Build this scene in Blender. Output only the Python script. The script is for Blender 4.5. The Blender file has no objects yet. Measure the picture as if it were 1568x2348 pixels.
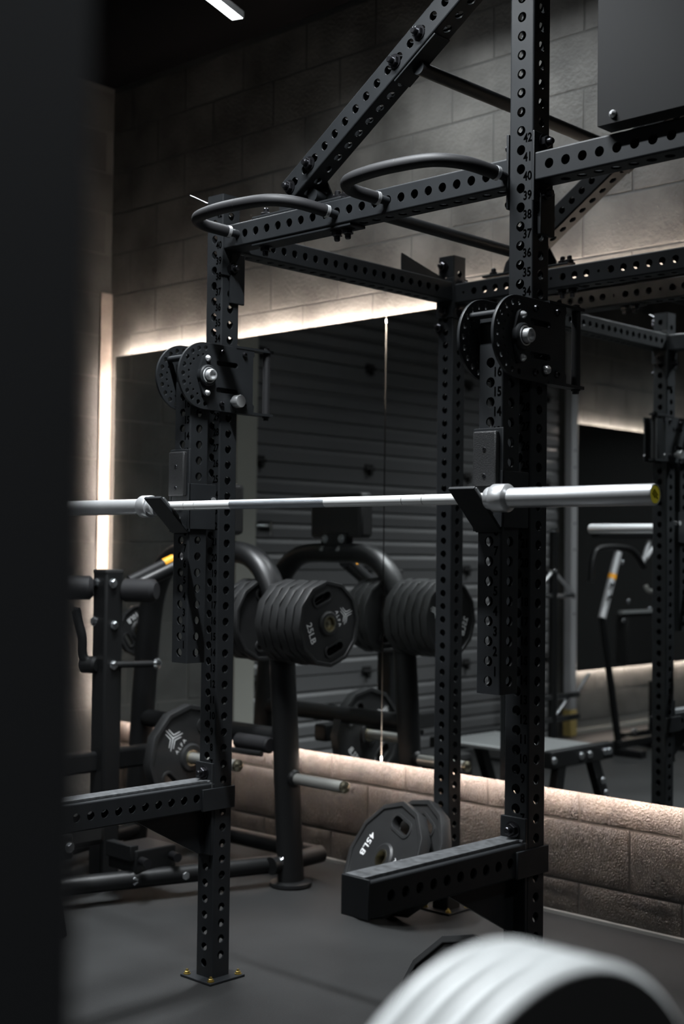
import bpy, bmesh, math, random
from mathutils import Vector, Matrix, Euler
random.seed(7)
S = bpy.context.scene
COL = S.collection
PI = math.pi
def R(a): return math.radians(a)

# ------------------------------------------------------------------ camera
YAW, PITCH, ROLL = -0.7611, 0.0306, 0.0122
CAM = Vector((2.0624, -2.8732, 1.3710))
F = Vector((math.sin(YAW)*math.cos(PITCH), math.cos(YAW)*math.cos(PITCH), math.sin(PITCH)))
RT = Vector((math.cos(YAW), -math.sin(YAW), 0)); UP = RT.cross(F)
c_, s_ = math.cos(ROLL), math.sin(ROLL)
RX, UX = c_*RT + s_*UP, -s_*RT + c_*UP
cd = bpy.data.cameras.new('camera'); cam = bpy.data.objects.new('camera', cd); COL.objects.link(cam)
cam.matrix_world = Matrix(((RX.x, UX.x, -F.x, CAM.x), (RX.y, UX.y, -F.y, CAM.y), (RX.z, UX.z, -F.z, CAM.z), (0, 0, 0, 1)))
cd.sensor_fit = 'HORIZONTAL'; cd.sensor_width = 24.0; cd.lens = 3093.12/1568*24.0
cd.clip_start = 0.02; cd.clip_end = 60
cd.dof.use_dof = True; cd.dof.focus_distance = 3.85; cd.dof.aperture_fstop = 2.5
S.camera = cam

# ------------------------------------------------------------------ world, exposure, light levels
w = bpy.data.worlds.new('world'); S.world = w; w.use_nodes = True
w.node_tree.nodes['Background'].inputs[0].default_value = (0.5, 0.6, 0.7, 1)
w.node_tree.nodes['Background'].inputs[1].default_value = 0.0
S.view_settings.view_transform = 'Standard'; S.view_settings.look = 'None'
S.view_settings.exposure = 0.0; S.view_settings.gamma = 1.0; S.view_settings.use_curve_mapping = False
LED = 215.0          # warm strips behind the mirrors
LAMP = 8.0         # cool ceiling bars
LED_COL = (1.0, 0.83, 0.73)
LAMP_COL = (0.92, 0.965, 1.0)
BEAM = 118.0        # beam angle of the ceiling bars, degrees
WATT = 14.0         # per metre of bar

# ------------------------------------------------------------------ materials
MATS = {}
def mat(name, col, rough=0.5, metal=0.0, bump=0.0, bscale=200.0, var=0.0, vscale=3.0, emit=None, spec=0.5, detail=4.0, dist=0.002, rvar=0.0, fleck=0.0, fscale=150.0):
    m = bpy.data.materials.new(name); m.use_nodes = True
    nt = m.node_tree; b = nt.nodes['Principled BSDF']
    b.inputs['Base Color'].default_value = (*col, 1); b.inputs['Roughness'].default_value = rough
    b.inputs['Metallic'].default_value = metal; b.inputs['Specular IOR Level'].default_value = spec
    tc = nt.nodes.new('ShaderNodeTexCoord')
    if var > 0 or fleck > 0:
        n = nt.nodes.new('ShaderNodeTexNoise'); n.inputs['Scale'].default_value = vscale; n.inputs['Detail'].default_value = 6
        geo = nt.nodes.new('ShaderNodeNewGeometry')
        nt.links.new(geo.outputs['Position'], n.inputs['Vector'])
        mx = nt.nodes.new('ShaderNodeMix'); mx.data_type = 'RGBA'
        mx.inputs[6].default_value = (*[c*(1-var) for c in col], 1); mx.inputs[7].default_value = (*[min(1, c*(1+var)) for c in col], 1)
        rp = nt.nodes.new('ShaderNodeMapRange'); rp.inputs[1].default_value = 0.3; rp.inputs[2].default_value = 0.7
        nt.links.new(n.outputs['Fac'], rp.inputs[0]); nt.links.new(rp.outputs[0], mx.inputs[0])
        last = mx.outputs[2]
        if fleck > 0:
            n2 = nt.nodes.new('ShaderNodeTexNoise'); n2.inputs['Scale'].default_value = fscale; n2.inputs['Detail'].default_value = 3
            nt.links.new(geo.outputs['Position'], n2.inputs['Vector'])
            r2 = nt.nodes.new('ShaderNodeMapRange'); r2.inputs[1].default_value = 0.62; r2.inputs[2].default_value = 0.75
            nt.links.new(n2.outputs['Fac'], r2.inputs[0])
            m2 = nt.nodes.new('ShaderNodeMix'); m2.data_type = 'RGBA'
            m2.inputs[7].default_value = (*[min(1, c + fleck) for c in col], 1)
            nt.links.new(r2.outputs[0], m2.inputs[0]); nt.links.new(last, m2.inputs[6]); last = m2.outputs[2]
        nt.links.new(last, b.inputs['Base Color'])
        if rvar > 0:
            r3 = nt.nodes.new('ShaderNodeMapRange'); r3.inputs[3].default_value = rough-rvar; r3.inputs[4].default_value = rough+rvar
            nt.links.new(n.outputs['Fac'], r3.inputs[0]); nt.links.new(r3.outputs[0], b.inputs['Roughness'])
    if bump > 0:
        n = nt.nodes.new('ShaderNodeTexNoise'); n.inputs['Scale'].default_value = bscale; n.inputs['Detail'].default_value = detail
        geo = nt.nodes.new('ShaderNodeNewGeometry')
        nt.links.new(geo.outputs['Position'], n.inputs['Vector'])
        bp = nt.nodes.new('ShaderNodeBump'); bp.inputs['Strength'].default_value = bump; bp.inputs['Distance'].default_value = dist
        nt.links.new(n.outputs['Fac'], bp.inputs['Height']); nt.links.new(bp.outputs['Normal'], b.inputs['Normal'])
    if emit:
        b.inputs['Emission Color'].default_value = (*emit[0], 1); b.inputs['Emission Strength'].default_value = emit[1]
    MATS[name] = m
    return m
mat('powder', (0.0125, 0.0138, 0.0152), 0.47, spec=0.20, bump=0.25, bscale=900, var=0.15, vscale=9, dist=0.0006)
mat('powder_machine', (0.006, 0.0063, 0.0066), 0.40, spec=0.32, bump=0.15, bscale=700, dist=0.0005)
mat('black', (0.006, 0.006, 0.006), 0.6)
mat('print_black', (0.0006, 0.0006, 0.0006), 0.8, spec=0.0)
mat('foam', (0.010, 0.010, 0.011), 0.6, spec=0.3, bump=0.3, bscale=500, dist=0.001)
mat('vinyl', (0.008, 0.008, 0.008), 0.4, bump=0.2, bscale=300)
mat('bolt', (0.05, 0.05, 0.055), 0.28, metal=0.9)
mat('zinc', (0.62, 0.64, 0.66), 0.25, metal=1.0)
mat('yellow_zinc', (0.55, 0.42, 0.14), 0.35, metal=1.0)
mat('chrome', (0.78, 0.80, 0.82), 0.16, metal=1.0)
mat('satin_steel', (0.68, 0.69, 0.70), 0.33, metal=0.8, bump=0.05, bscale=400)
mat('shaft_steel', (0.92, 0.93, 0.92), 0.36, metal=0.6)
mat('horn_steel', (0.62, 0.62, 0.58), 0.33, metal=0.85)
mat('rubber', (0.017, 0.0174, 0.0178), 0.42, spec=0.4, bump=0.25, bscale=500, var=0.12, vscale=14, dist=0.0008)
mat('white_print', (0.75, 0.76, 0.76), 0.5)
mat('uhmw', (0.016, 0.0165, 0.017), 0.38, bump=0.9, bscale=380, dist=0.0015)
mat('scuffed', (0.060, 0.063, 0.066), 0.45, bump=0.4, bscale=250, var=0.5, vscale=60, dist=0.001)
mat('tip_metal', (0.50, 0.46, 0.34), 0.25, metal=1.0)
mat('yellow_cap', (0.80, 0.68, 0.02), 0.4)
mat('orange', (0.9, 0.38, 0.02), 0.5)
mat('wall_paint', (0.135, 0.132, 0.121), 0.55, bump=0.6, bscale=60, var=0.45, vscale=4.5, dist=0.006, detail=8)
mat('wall_low', (0.030, 0.024, 0.0195), 0.25, bump=1.0, bscale=170, var=0.5, vscale=9, dist=0.007, detail=4, fleck=0.10, fscale=150)
mat('mortar', (0.12, 0.118, 0.11), 0.7, bump=0.5, bscale=90, dist=0.004)
mat('mortar_low', (0.030, 0.025, 0.021), 0.7, bump=0.5, bscale=90, dist=0.004)
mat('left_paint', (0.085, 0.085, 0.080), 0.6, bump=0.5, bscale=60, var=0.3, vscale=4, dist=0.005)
mat('floor_rubber', (0.0145, 0.0148, 0.0148), 0.6, spec=0.22, bump=0.35, bscale=260, var=0.3, vscale=2.2, dist=0.0012, fleck=0.05, fscale=420)
mat('ceiling_black', (0.003, 0.003, 0.0035), 0.9, spec=0.1)
mat('room_dark', (0.02, 0.02, 0.02), 0.7)
mat('mirror', (0.86, 0.88, 0.87), 0.0, metal=1.0)
mat('mirror_edge', (0.25, 0.28, 0.27), 0.2)
mat('door_paint', (0.12, 0.121, 0.123), 0.36)
mat('frame_grey', (0.30, 0.30, 0.27), 0.5, bump=0.1, bscale=80)
mat('corner_board', (0.34, 0.29, 0.25), 0.6, var=0.2, vscale=12)
mat('galv', (0.45, 0.45, 0.46), 0.45, metal=0.35)
mat('panel_grey', (0.0075, 0.0077, 0.008), 0.55, spec=0.12, bump=0.15, bscale=600, dist=0.0006)
mat('post_black', (0.014, 0.0145, 0.0155), 0.5, spec=0.25)
mat('plate_white', (0.60, 0.62, 0.62), 0.45)
mat('hub_grey', (0.16, 0.165, 0.165), 0.45)
mat('led', (1, 1, 1), 0.5, emit=(LED_COL, LED))
mat('lamp', (1, 1, 1), 0.5, emit=(LAMP_COL, LAMP))
mat('plywood_yellow', (0.45, 0.34, 0.12), 0.6)
def knurl():
    m = bpy.data.materials.new('knurl'); m.use_nodes = True; nt = m.node_tree; b = nt.nodes['Principled BSDF']
    b.inputs['Base Color'].default_value = (0.42, 0.45, 0.48, 1); b.inputs['Metallic'].default_value = 1; b.inputs['Roughness'].default_value = 0.42
    g = nt.nodes.new('ShaderNodeNewGeometry'); wv = nt.nodes.new('ShaderNodeTexVoronoi'); wv.inputs['Scale'].default_value = 600
    nt.links.new(g.outputs['Position'], wv.inputs['Vector'])
    bp = nt.nodes.new('ShaderNodeBump'); bp.inputs['Strength'].default_value = 0.6; bp.inputs['Distance'].default_value = 0.0008
    nt.links.new(wv.outputs['Distance'], bp.inputs['Height']); nt.links.new(bp.outputs['Normal'], b.inputs['Normal'])
    MATS['knurl'] = m
knurl()

# ------------------------------------------------------------------ mesh builders
def basis(x, y, z, o=(0, 0, 0)):
    x, y, z, o = Vector(x), Vector(y), Vector(z), Vector(o)
    return Matrix(((x.x, y.x, z.x, o.x), (x.y, y.y, z.y, o.y), (x.z, y.z, z.z, o.z), (0, 0, 0, 1)))
def frame_z(p0, p1):
    p0, p1 = Vector(p0), Vector(p1); z = (p1-p0).normalized()
    a = Vector((0, 0, 1)) if abs(z.z) < 0.9 else Vector((1, 0, 0))
    x = a.cross(z).normalized(); y = z.cross(x)
    return basis(x, y, z, p0), (p1-p0).length
class MB:
    def __init__(self): self.v = []; self.f = []; self.mi = []; self.cur = 0; self.sm = []
    def add(self, vs, fs, M=None, sm=None):
        o = len(self.v)
        if M is not None: vs = [M @ Vector(v) for v in vs]
        self.v += [tuple(v) for v in vs]; self.f += [tuple(i+o for i in f) for f in fs]; self.mi += [self.cur]*len(fs); self.sm += (sm if sm is not None else [True]*len(fs))
        return self
    def box(self, lo, hi, M=None, ch=0.0):
        x0, y0, z0 = lo; x1, y1, z1 = hi
        if ch <= 0:
            vs = [(x0,y0,z0),(x1,y0,z0),(x1,y1,z0),(x0,y1,z0),(x0,y0,z1),(x1,y0,z1),(x1,y1,z1),(x0,y1,z1)]
            fs = [(0,3,2,1),(4,5,6,7),(0,1,5,4),(1,2,6,5),(2,3,7,6),(3,0,4,7)]
            return self.add(vs, fs, M)
        bm = bmesh.new(); bmesh.ops.create_cube(bm, size=1)
        for v in bm.verts:
            v.co = Vector(((x0+x1)/2+v.co.x*(x1-x0), (y0+y1)/2+v.co.y*(y1-y0), (z0+z1)/2+v.co.z*(z1-z0)))
        bmesh.ops.bevel(bm, geom=bm.edges[:], offset=ch, segments=2, affect='EDGES', profile=0.5)
        bm.verts.index_update()
        vs = [v.co.copy() for v in bm.verts]; fs = [[v.index for v in f.verts] for f in bm.faces]; bm.normal_update(); sm = [max(abs(c) for c in f.normal) < 0.999 for f in bm.faces]; bm.free()
        return self.add(vs, fs, M, sm)
    def cyl(self, p0, p1, r, r1=None, n=20, caps=True, ch=0.0):
        M, L = frame_z(p0, p1); r1 = r if r1 is None else r1
        prof = [(r, 0), (r1, L)] if ch <= 0 else [(r-ch, 0), (r, ch), (r1, L-ch), (r1-ch, L)]
        return self.lathe(prof, M, n, caps)
    def lathe(self, prof, M=None, n=24, caps=True):
        vs = []; fs = []
        for (r, z) in prof:
            for k in range(n): vs.append((r*math.cos(2*PI*k/n), r*math.sin(2*PI*k/n), z))
        for i in range(len(prof)-1):
            for k in range(n): fs.append((i*n+k, i*n+(k+1) % n, (i+1)*n+(k+1) % n, (i+1)*n+k))
        if caps:
            fs.append(tuple(range(n-1, -1, -1))); b = (len(prof)-1)*n; fs.append(tuple(b+k for k in range(n)))
        return self.add(vs, fs, M)
    def sweep(self, pts, r, n=12, caps=True, ry=None, upv=None):
        pts = [Vector(p) for p in pts]; rings = []; ry = r if ry is None else ry
        prev = None; vs = []; fs = []
        for i, p in enumerate(pts):
            t = (pts[min(i+1, len(pts)-1)] - pts[max(i-1, 0)]).normalized()
            if prev is None:
                a = Vector(upv) if upv else (Vector((0, 0, 1)) if abs(t.z) < 0.9 else Vector((0, 1, 0)))
                x = a.cross(t).normalized()
            else:
                x = (prev - t*prev.dot(t)).normalized()
            prev = x; y = t.cross(x)
            for k in range(n): vs.append(p + x*(r*math.cos(2*PI*k/n)) + y*(ry*math.sin(2*PI*k/n)))
        for i in range(len(pts)-1):
            for k in range(n): fs.append((i*n+k, i*n+(k+1) % n, (i+1)*n+(k+1) % n, (i+1)*n+k))
        if caps:
            fs.append(tuple(range(n-1, -1, -1))); b = (len(pts)-1)*n; fs.append(tuple(b+k for k in range(n)))
        return self.add(vs, fs)
    def prism(self, poly, z0, z1, M=None):
        n = len(poly); vs = [(x, y, z0) for x, y in poly] + [(x, y, z1) for x, y in poly]
        fs = [tuple(range(n-1, -1, -1)), tuple(range(n, 2*n))] + [(k, (k+1) % n, n+(k+1) % n, n+k) for k in range(n)]
        return self.add(vs, fs, M)
    def hexbolt(self, p, d, r=0.016, h=0.011, stub=0.0, washer=True):
        p, d = Vector(p), Vector(d).normalized(); M, _ = frame_z(p, p+d)
        z = 0.0
        if washer: self.lathe([(r*1.28, 0), (r*1.28, 0.003)], M, 20); z = 0.003
        self.lathe([(r, z), (r, z+h*0.85), (r*0.86, z+h)], M, 6)
        if stub: self.lathe([(r*0.55, z+h), (r*0.55, z+h+stub), (r*0.42, z+h+stub+0.003)], M, 14)
        return self
    def mesh(self, name):
        m = bpy.data.meshes.new(name); m.from_pydata(self.v, [], self.f)
        m.polygons.foreach_set('material_index', self.mi)
        finish(m, sm=self.sm)
        return m
def finish(m, ang=32, sm=None):
    m.set_sharp_from_angle(angle=R(ang)); m.polygons.foreach_set('use_smooth', sm or [True]*len(m.polygons)); m.update()
def curve_mesh(name, loops, depth, bevel=0.0, res=1):
    """filled 2-D outline with holes, extruded by depth each way"""
    cu = bpy.data.curves.new(name, 'CURVE'); cu.dimensions = '2D'; cu.fill_mode = 'BOTH'
    cu.extrude = depth; cu.bevel_depth = bevel; cu.bevel_resolution = res
    for lp in loops:
        sp = cu.splines.new('POLY'); sp.points.add(len(lp)-1); sp.use_cyclic_u = True
        for i, (x, y) in enumerate(lp): sp.points[i].co = (x, y, 0, 1)
    o = bpy.data.objects.new('tmp', cu); COL.objects.link(o)
    dg = bpy.context.evaluated_depsgraph_get(); m = bpy.data.meshes.new_from_object(o.evaluated_get(dg)); m.name = name
    bpy.data.objects.remove(o); bpy.data.curves.remove(cu); finish(m)
    return m
def text_mesh(name, txt, size, depth=0.0002, align='CENTER', off=0.0):
    cu = bpy.data.curves.new(name, 'FONT'); cu.body = txt; cu.size = size; cu.align_x = align; cu.align_y = 'CENTER'; cu.extrude = depth; cu.resolution_u = 3; cu.offset = off
    o = bpy.data.objects.new('tmp', cu); COL.objects.link(o)
    dg = bpy.context.evaluated_depsgraph_get(); m = bpy.data.meshes.new_from_object(o.evaluated_get(dg)); m.name = name
    bpy.data.objects.remove(o); bpy.data.curves.remove(cu)
    return m
def mesh_into(mb, m, M):
    mb.add([v.co.copy() for v in m.vertices], [tuple(p.vertices) for p in m.polygons], M)
def circ(x, y, r, n=16, a0=0.0): return [(x+r*math.cos(a0+2*PI*k/n), y+r*math.sin(a0+2*PI*k/n)) for k in range(n)]
def slot(x, y, L, r, ang=0.0, n=8):
    pts = [(L/2+r*math.cos(-PI/2+PI*k/n), r*math.sin(-PI/2+PI*k/n)) for k in range(n+1)] + [(-L/2+r*math.cos(PI/2+PI*k/n), r*math.sin(PI/2+PI*k/n)) for k in range(n+1)]
    ca, sa = math.cos(ang), math.sin(ang)
    return [(x+px*ca-py*sa, y+px*sa+py*ca) for px, py in pts]

def ob(name, data, m=None, parent=None, M=None):
    if isinstance(data, MB): data = data.mesh(name)
    if m is not None and len(data.materials) == 0:
        for mm in (m if isinstance(m, (list, tuple)) else [m]): data.materials.append(MATS[mm])
    o = bpy.data.objects.new(name, data); COL.objects.link(o)
    if M is not None: o.matrix_world = M
    if parent is not None:
        o.parent = parent; o.matrix_parent_inverse = WM[parent.name].inverted()
    WM[o.name] = M.copy() if M is not None else Matrix.Identity(4)
    return o
WM = {}
def tag(o, label=None, cat=None, group=None, kind=None):
    if label: o['label'] = label
    if cat: o['category'] = cat
    if group: o['group'] = group
    if kind: o['kind'] = kind
    return o
def thing(name, label, cat, loc=(0, 0, 0), group=None, M=None):
    o = bpy.data.objects.new(name, None); COL.objects.link(o); o.empty_display_size = 0.1
    M = Matrix.Translation(loc) if M is None else M
    o.matrix_world = M; WM[o.name] = M.copy()
    return tag(o, label, cat, group)
def struct(name, data, m, M=None): return tag(ob(name, data, m, None, M), kind='structure')
def T(x, y, z): return Matrix.Translation((x, y, z))

# ------------------------------------------------------------------ perforated square tube
P = 0.0508; W = 0.0762; HR = 0.0135
def ptube(L, hy=(), hx=(), w=W, d=W, cr=0.005, t=0.005, faces='yYxX'):
    mb = MB()
    def face(ax, sgn, holes, width, dep):
        a = width/2-cr; n = dep/2*sgn
        def pt(u, v, inset=0.0):
            nn = n - inset*sgn
            return (u, nn, v) if ax == 'y' else (nn, u, v)
        flip = (ax == 'y' and sgn > 0) or (ax == 'x' and sgn < 0)
        vs = []; fs = []; flat = []
        def quad(u0, v0, u1, v1):
            o = len(vs); vs.extend([pt(u0, v0), pt(u1, v0), pt(u1, v1), pt(u0, v1)])
            fs.append((o, o+1, o+2, o+3)); flat.append(False)
        z = 0.0; h = P/2
        for hz in sorted(holes, key=lambda q: q[0] if isinstance(q, tuple) else q):
            r = HR
            if isinstance(hz, tuple): hz, r = hz
            lo, hi = max(hz-h, 0), min(hz+h, L)
            if lo > z+1e-5: quad(-a, z, a, lo)
            o = len(vs); N = 16
            for k in range(N):
                c, s = math.cos(2*PI*k/N), math.sin(2*PI*k/N); m = max(abs(c), abs(s))
                vs.append(pt(a*c/m, hz+(min(h, hi-hz) if s > 0 else min(h, hz-lo))*s/m))
            for k in range(N): vs.append(pt(r*math.cos(2*PI*k/N), hz+r*math.sin(2*PI*k/N)))
            for k in range(N): vs.append(pt(r*math.cos(2*PI*k/N), hz+r*math.sin(2*PI*k/N), t))
            for k in range(N):
                q = (k+1) % N
                fs.append((o+k, o+q, o+N+q, o+N+k)); fs.append((o+N+k, o+N+q, o+2*N+q, o+2*N+k)); flat += [False, True]
            z = hi
        if z < L-1e-5: quad(-a, z, a, L)
        if flip: fs = [tuple(reversed(f)) for f in fs]
        mb.add(vs, fs, None, flat)
    face('y', -1, hy, w, d); face('y', 1, hy, w, d); face('x', -1, hx, d, w); face('x', 1, hx, d, w)
    for sx in (-1, 1):
        for sy in (-1, 1):
            cx, cy = sx*(w/2-cr), sy*(d/2-cr); vs = []; fs = []; n = 3
            for k in range(n+1):
                a = PI/2*k/n
                vs += [(cx+sx*cr*math.cos(a), cy+sy*cr*math.sin(a), 0), (cx+sx*cr*math.cos(a), cy+sy*cr*math.sin(a), L)]
            for k in range(n): fs.append((2*k, 2*k+2, 2*k+3, 2*k+1))
            if sx*sy < 0: fs = [tuple(reversed(f)) for f in fs]
            mb.add(vs, fs)
    mb.box((-w/2+0.002, -d/2+0.002, 0), (w/2-0.002, d/2-0.002, 0.002)); mb.box((-w/2+0.002, -d/2+0.002, L-0.002), (w/2-0.002, d/2-0.002, L))
    return mb

# ------------------------------------------------------------------ the room
XL, YW, YM = -3.84, 1.50, 1.44          # left wall, mirror wall, mirror face
XR, YF, ZC = 4.6, -6.6, 3.87
struct('floor', MB().box((XL-0.2, YF-0.2, -0.12), (XR+0.2, YW+0.2, 0.0)), 'floor_rubber')
struct('ceiling', MB().box((XL-0.2, YF-0.2, ZC), (XR+0.2, YW+0.2, ZC+0.15)), 'ceiling_black')
struct('wall_right', MB().box((XR, YF, 0), (XR+0.15, YW, ZC)), 'room_dark')
struct('wall_front', MB().box((XL, YF-0.15, 0), (XR, YF, ZC)), 'room_dark')
wbm = MB().box((XL-0.2, YW+0.002, 0.60), (XR, YW+0.2, ZC)); wbm.cur = 1; wbm.box((XL-0.2, YW+0.002, 0), (XR, YW+0.2, 0.60))
wb = struct('wall_back', wbm, ['mortar', 'mortar_low'])
wl = struct('wall_left', MB().box((XL-0.2, 0.465, 0), (XL-0.004, YW+0.1, ZC)).box((XL-0.2, YF, 0), (XL-0.004, -2.94, ZC)).box((XL-0.2, -2.94, 3.05), (XL-0.004, 0.465, ZC)), 'mortar')
BH, BL, J = 0.2205, 0.437, 0.009
def block_mesh(name, L, H, m, rough=0.0, seed=0):
    rnd = random.Random(seed)
    bm = bmesh.new(); bmesh.ops.create_cube(bm, size=1)
    for v in bm.verts: v.co = Vector((v.co.x*L, v.co.y*0.05, v.co.z*H))
    es = [e for e in bm.edges if all(abs(v.co.y+0.025) < 1e-6 for v in e.verts)]
    bmesh.ops.bevel(bm, geom=es, offset=0.002, segments=2, affect='EDGES', profile=0.6)
    if rough > 0:
        fr = [f for f in bm.faces if f.normal.y < -0.9]
        ee = list({e for f in fr for e in f.edges})
        bmesh.ops.subdivide_edges(bm, edges=ee, cuts=5, use_grid_fill=True)
        for v in bm.verts:
            if v.co.y < -0.024 and abs(v.co.x) < L/2-0.01 and abs(v.co.z) < H/2-0.01: v.co.y -= rnd.random()*rough
    me = bpy.data.meshes.new(name); bm.normal_update(); sm_ = [abs(f.normal.y) < 0.97 or rough > 0 for f in bm.faces]; bm.to_mesh(me); bm.free(); finish(me, 25, sm_); me.materials.append(MATS[m])
    return me
blk = block_mesh('block', BL-J, BH-J, 'wall_paint')
low = [block_mesh('rough_block', BL-J, 0.232-J, 'wall_low', 0.004, k) for k in range(4)]
lowb = [block_mesh('base_block', BL-J, 0.130-0.004, 'wall_low', 0.008, 9+k) for k in range(3)]
lblk = block_mesh('block', BL-J, BH-J, 'left_paint')
cut = {}
def put_block(me, parent, x, z, wall='back', sx=1.0):
    if wall == 'back':
        M = T(x, YW+0.025+random.uniform(-0.0003, 0.0002), z)
    else:
        M = T(XL-0.025-random.uniform(-0.0015, 0.0025), x, z) @ Matrix.Rotation(R(90), 4, 'Z')
    M = M @ Matrix.Rotation(random.uniform(-0.0006, 0.0006), 4, 'Z') @ Matrix.Diagonal((sx, 1, 1, 1))
    ob('block', me, None, parent, M)
# courses above the mirror line (joints at 2.52 + k*BH), running bond
def course(z, off, parent, x0, x1, me, wall):
    k0 = math.floor((x0-off)/BL); k1 = math.ceil((x1-off)/BL)
    for k in range(k0, k1):
        a, b = max(off+k*BL, x0), min(off+(k+1)*BL, x1)
        if b-a < 0.05: continue
        mm = me[random.randrange(len(me))] if isinstance(me, list) else me
        put_block(mm, parent, (a+b)/2, z, wall, (b-a-J)/(BL-J))
for k in range(-1, 7):
    z = 2.52 + (k+0.5)*BH
    if z+BH/2 > ZC+0.1: continue
    off = -2.803 if (k % 2 == 1) else -2.585
    course(z, off, wb, XL, 1.9, blk, 'back')
course(0.065, -2.585, wb, XL, 1.9, lowb, 'back')
course(0.130+0.116, -2.803, wb, XL, 1.9, low, 'back')
course(0.362+0.116, -2.585, wb, XL, 1.9, low, 'back')
for k in range(-11, 7):
    z = 2.52 + (k+0.5)*BH
    if z < 0.1: z = max(z, 0.1)
    if z+BH/2 > ZC+0.1: continue
    off = 1.24 if (k % 2 == 1) else 1.02
    course(z, off, wl, 0.47, YW, lblk, 'left')
    if z > 2.25 or z < 0.55: course(z, off, wl, -5.2, -2.95, lblk, 'left')
tag(ob('trim_1', MB().box((XL, YF, 0), (XL+0.02, -2.99, 0.03)), 'frame_grey'), kind='structure')
tag(ob('trim_5', MB().box((XL, 1.425, 0.40), (XL+0.012, YW, 2.75), ch=0.002), 'corner_board'), kind='structure')
tag(ob('trim_2', MB().box((XL, YW-0.022, 0), (1.9, YW, 0.012)), 'mortar'), kind='structure')

# ------------------------------------------------------------------ mirrors with light strips behind them
ZT, ZB = 2.395, 0.485
def mirror(label, x0, x1):
    t = thing('wall_mirror', label, 'mirror', ((x0+x1)/2, YM+0.003, ZB), 'mirror panels along the block wall')
    ob('mirror_glass', MB().box((x0, YM, ZB), (x1, YM+0.006, ZT)), 'mirror', t)
    ob('backing_board', MB().box((x0+0.08, YM+0.006, ZB+0.08), (x1-0.08, YM+0.018, ZT-0.08)), 'black', t)
    return t
SEAM = -1.797
mirror('left mirror panel, between the corner and the lit seam', -3.712, SEAM-0.003)
mirror('mirror panel right of the lit seam, behind the rack', SEAM+0.003, 0.085)
mirror('mirror panel at the far right behind the rack', 0.091, 1.97)
def strip(label, lo, hi, grp='light strips behind the mirrors'):
    tag(ob('led_strip', MB().box(lo, hi), 'led'), label, 'light strip', grp)
strip('warm light strip along the top edge of the mirrors', (-3.70, YM+0.008, ZT-0.026), (1.95, YM+0.012, ZT-0.014))
strip('warm light strip along the bottom edge of the mirrors', (-3.70, YM+0.0075, ZB+0.003), (1.95, YM+0.0090, ZB+0.019))
strip('warm upright light strip behind the mirror edge in the corner', (-3.706, YM+0.008, ZB+0.05), (-3.700, YM+0.014, ZT-0.05))
# mirror on the left wall past the roll-up door
m2 = thing('wall_mirror', 'mirror on the side wall past the garage door, seen in reflection', 'mirror', (XL+0.05, -3.9, ZB))
ob('mirror_glass', MB().box((XL+0.044, -5.2, ZB), (XL+0.05, -3.02, ZT)), 'mirror', m2)
ob('backing_board', MB().box((XL+0.030, -5.18, ZB+0.08), (XL+0.044, -3.10, ZT-0.08)), 'black', m2)
strip('light strip above the mirror on the side wall', (XL+0.024, -5.17, ZT-0.034), (XL+0.027, -3.05, ZT-0.020))
strip('light strip under the mirror on the side wall', (XL+0.024, -5.17, ZB+0.020), (XL+0.027, -3.05, ZB+0.034))

# ------------------------------------------------------------------ sectional garage door on the left wall
DY0, DY1 = -2.86, 0.31
door = struct('door_1', MB().box((XL-0.19, DY0, 0), (XL-0.16, DY1, 3.05)), 'black')
SEC = 0.655; SP = 0.0911
zs = [-0.044 + SEC*k for k in range(6)]
def panel_mesh():
    prof = [(0.0, 0.004)]
    for k in range(1, 7):
        z = k*SP + 0.012
        prof += [(0.0, z-0.034), (-0.015, z-0.008), (-0.015, z-0.004), (0.0, z+0.003)]
    prof.append((0.0, SEC-0.004))
    vs = []; fs = []
    for (d, z) in prof: vs += [(d, DY0, z), (d, DY1, z)]
    for i in range(len(prof)-1): fs.append((2*i, 2*i+1, 2*i+3, 2*i+2))
    n = len(vs); vs += [(-0.05, DY0, SEC-0.004), (-0.05, DY1, SEC-0.004), (-0.05, DY0, 0.004), (-0.05, DY1, 0.004)]
    fs += [(n-2, n-1, n+1, n), (n+2, n+3, 1, 0), (n, n+1, n+3, n+2)]
    m = bpy.data.meshes.new('door_panel'); m.from_pydata(vs, [], fs); finish(m, 20); m.materials.append(MATS['door_paint']); return m
pm = panel_mesh()
hm = MB().box((0, -0.04, -0.03), (0.006, 0.04, 0.03), ch=0.002).cyl((0.012, -0.045, 0), (0.012, 0.045, 0), 0.010, n=10).box((0.006, -0.012, -0.045), (0.03, 0.012, -0.01)).mesh('hinge'); hm.materials.append(MATS['black'])
for k, z in enumerate(zs):
    if k == 5: continue
    pn = ob('door_panel', pm, None, door, T(XL-0.02, 0, z))
    for y in (-2.70, -1.74, -0.71, 0.26):
        if 0.1 < z < 3.0: ob('hinge', hm, None, pn, T(XL-0.018, y, z))
tag(ob('trim_3', MB().box((XL-0.10, 0.305, 0), (XL+0.012, 0.465, 3.2), ch=0.004), 'frame_grey'), kind='structure')
tag(ob('trim_4', MB().box((XL-0.10, -2.95, 3.05), (XL+0.006, 0.465, 3.2), ch=0.004), 'room_dark'), kind='structure')
rail = thing('door_track', 'pale grey steel track post at the far side of the garage door', 'track', (XL+0.05, -2.945, 0))
tb = MB()
tb.box((XL+0.01, -2.985, 0.2), (XL+0.075, -2.905, 3.2), ch=0.006)
ob('track_post', tb, 'galv', rail)
ob('post_foot', MB().box((XL+0.01, -2.99, 0.0), (XL+0.08, -2.90, 0.2), ch=0.006), 'plywood_yellow', rail)
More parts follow.
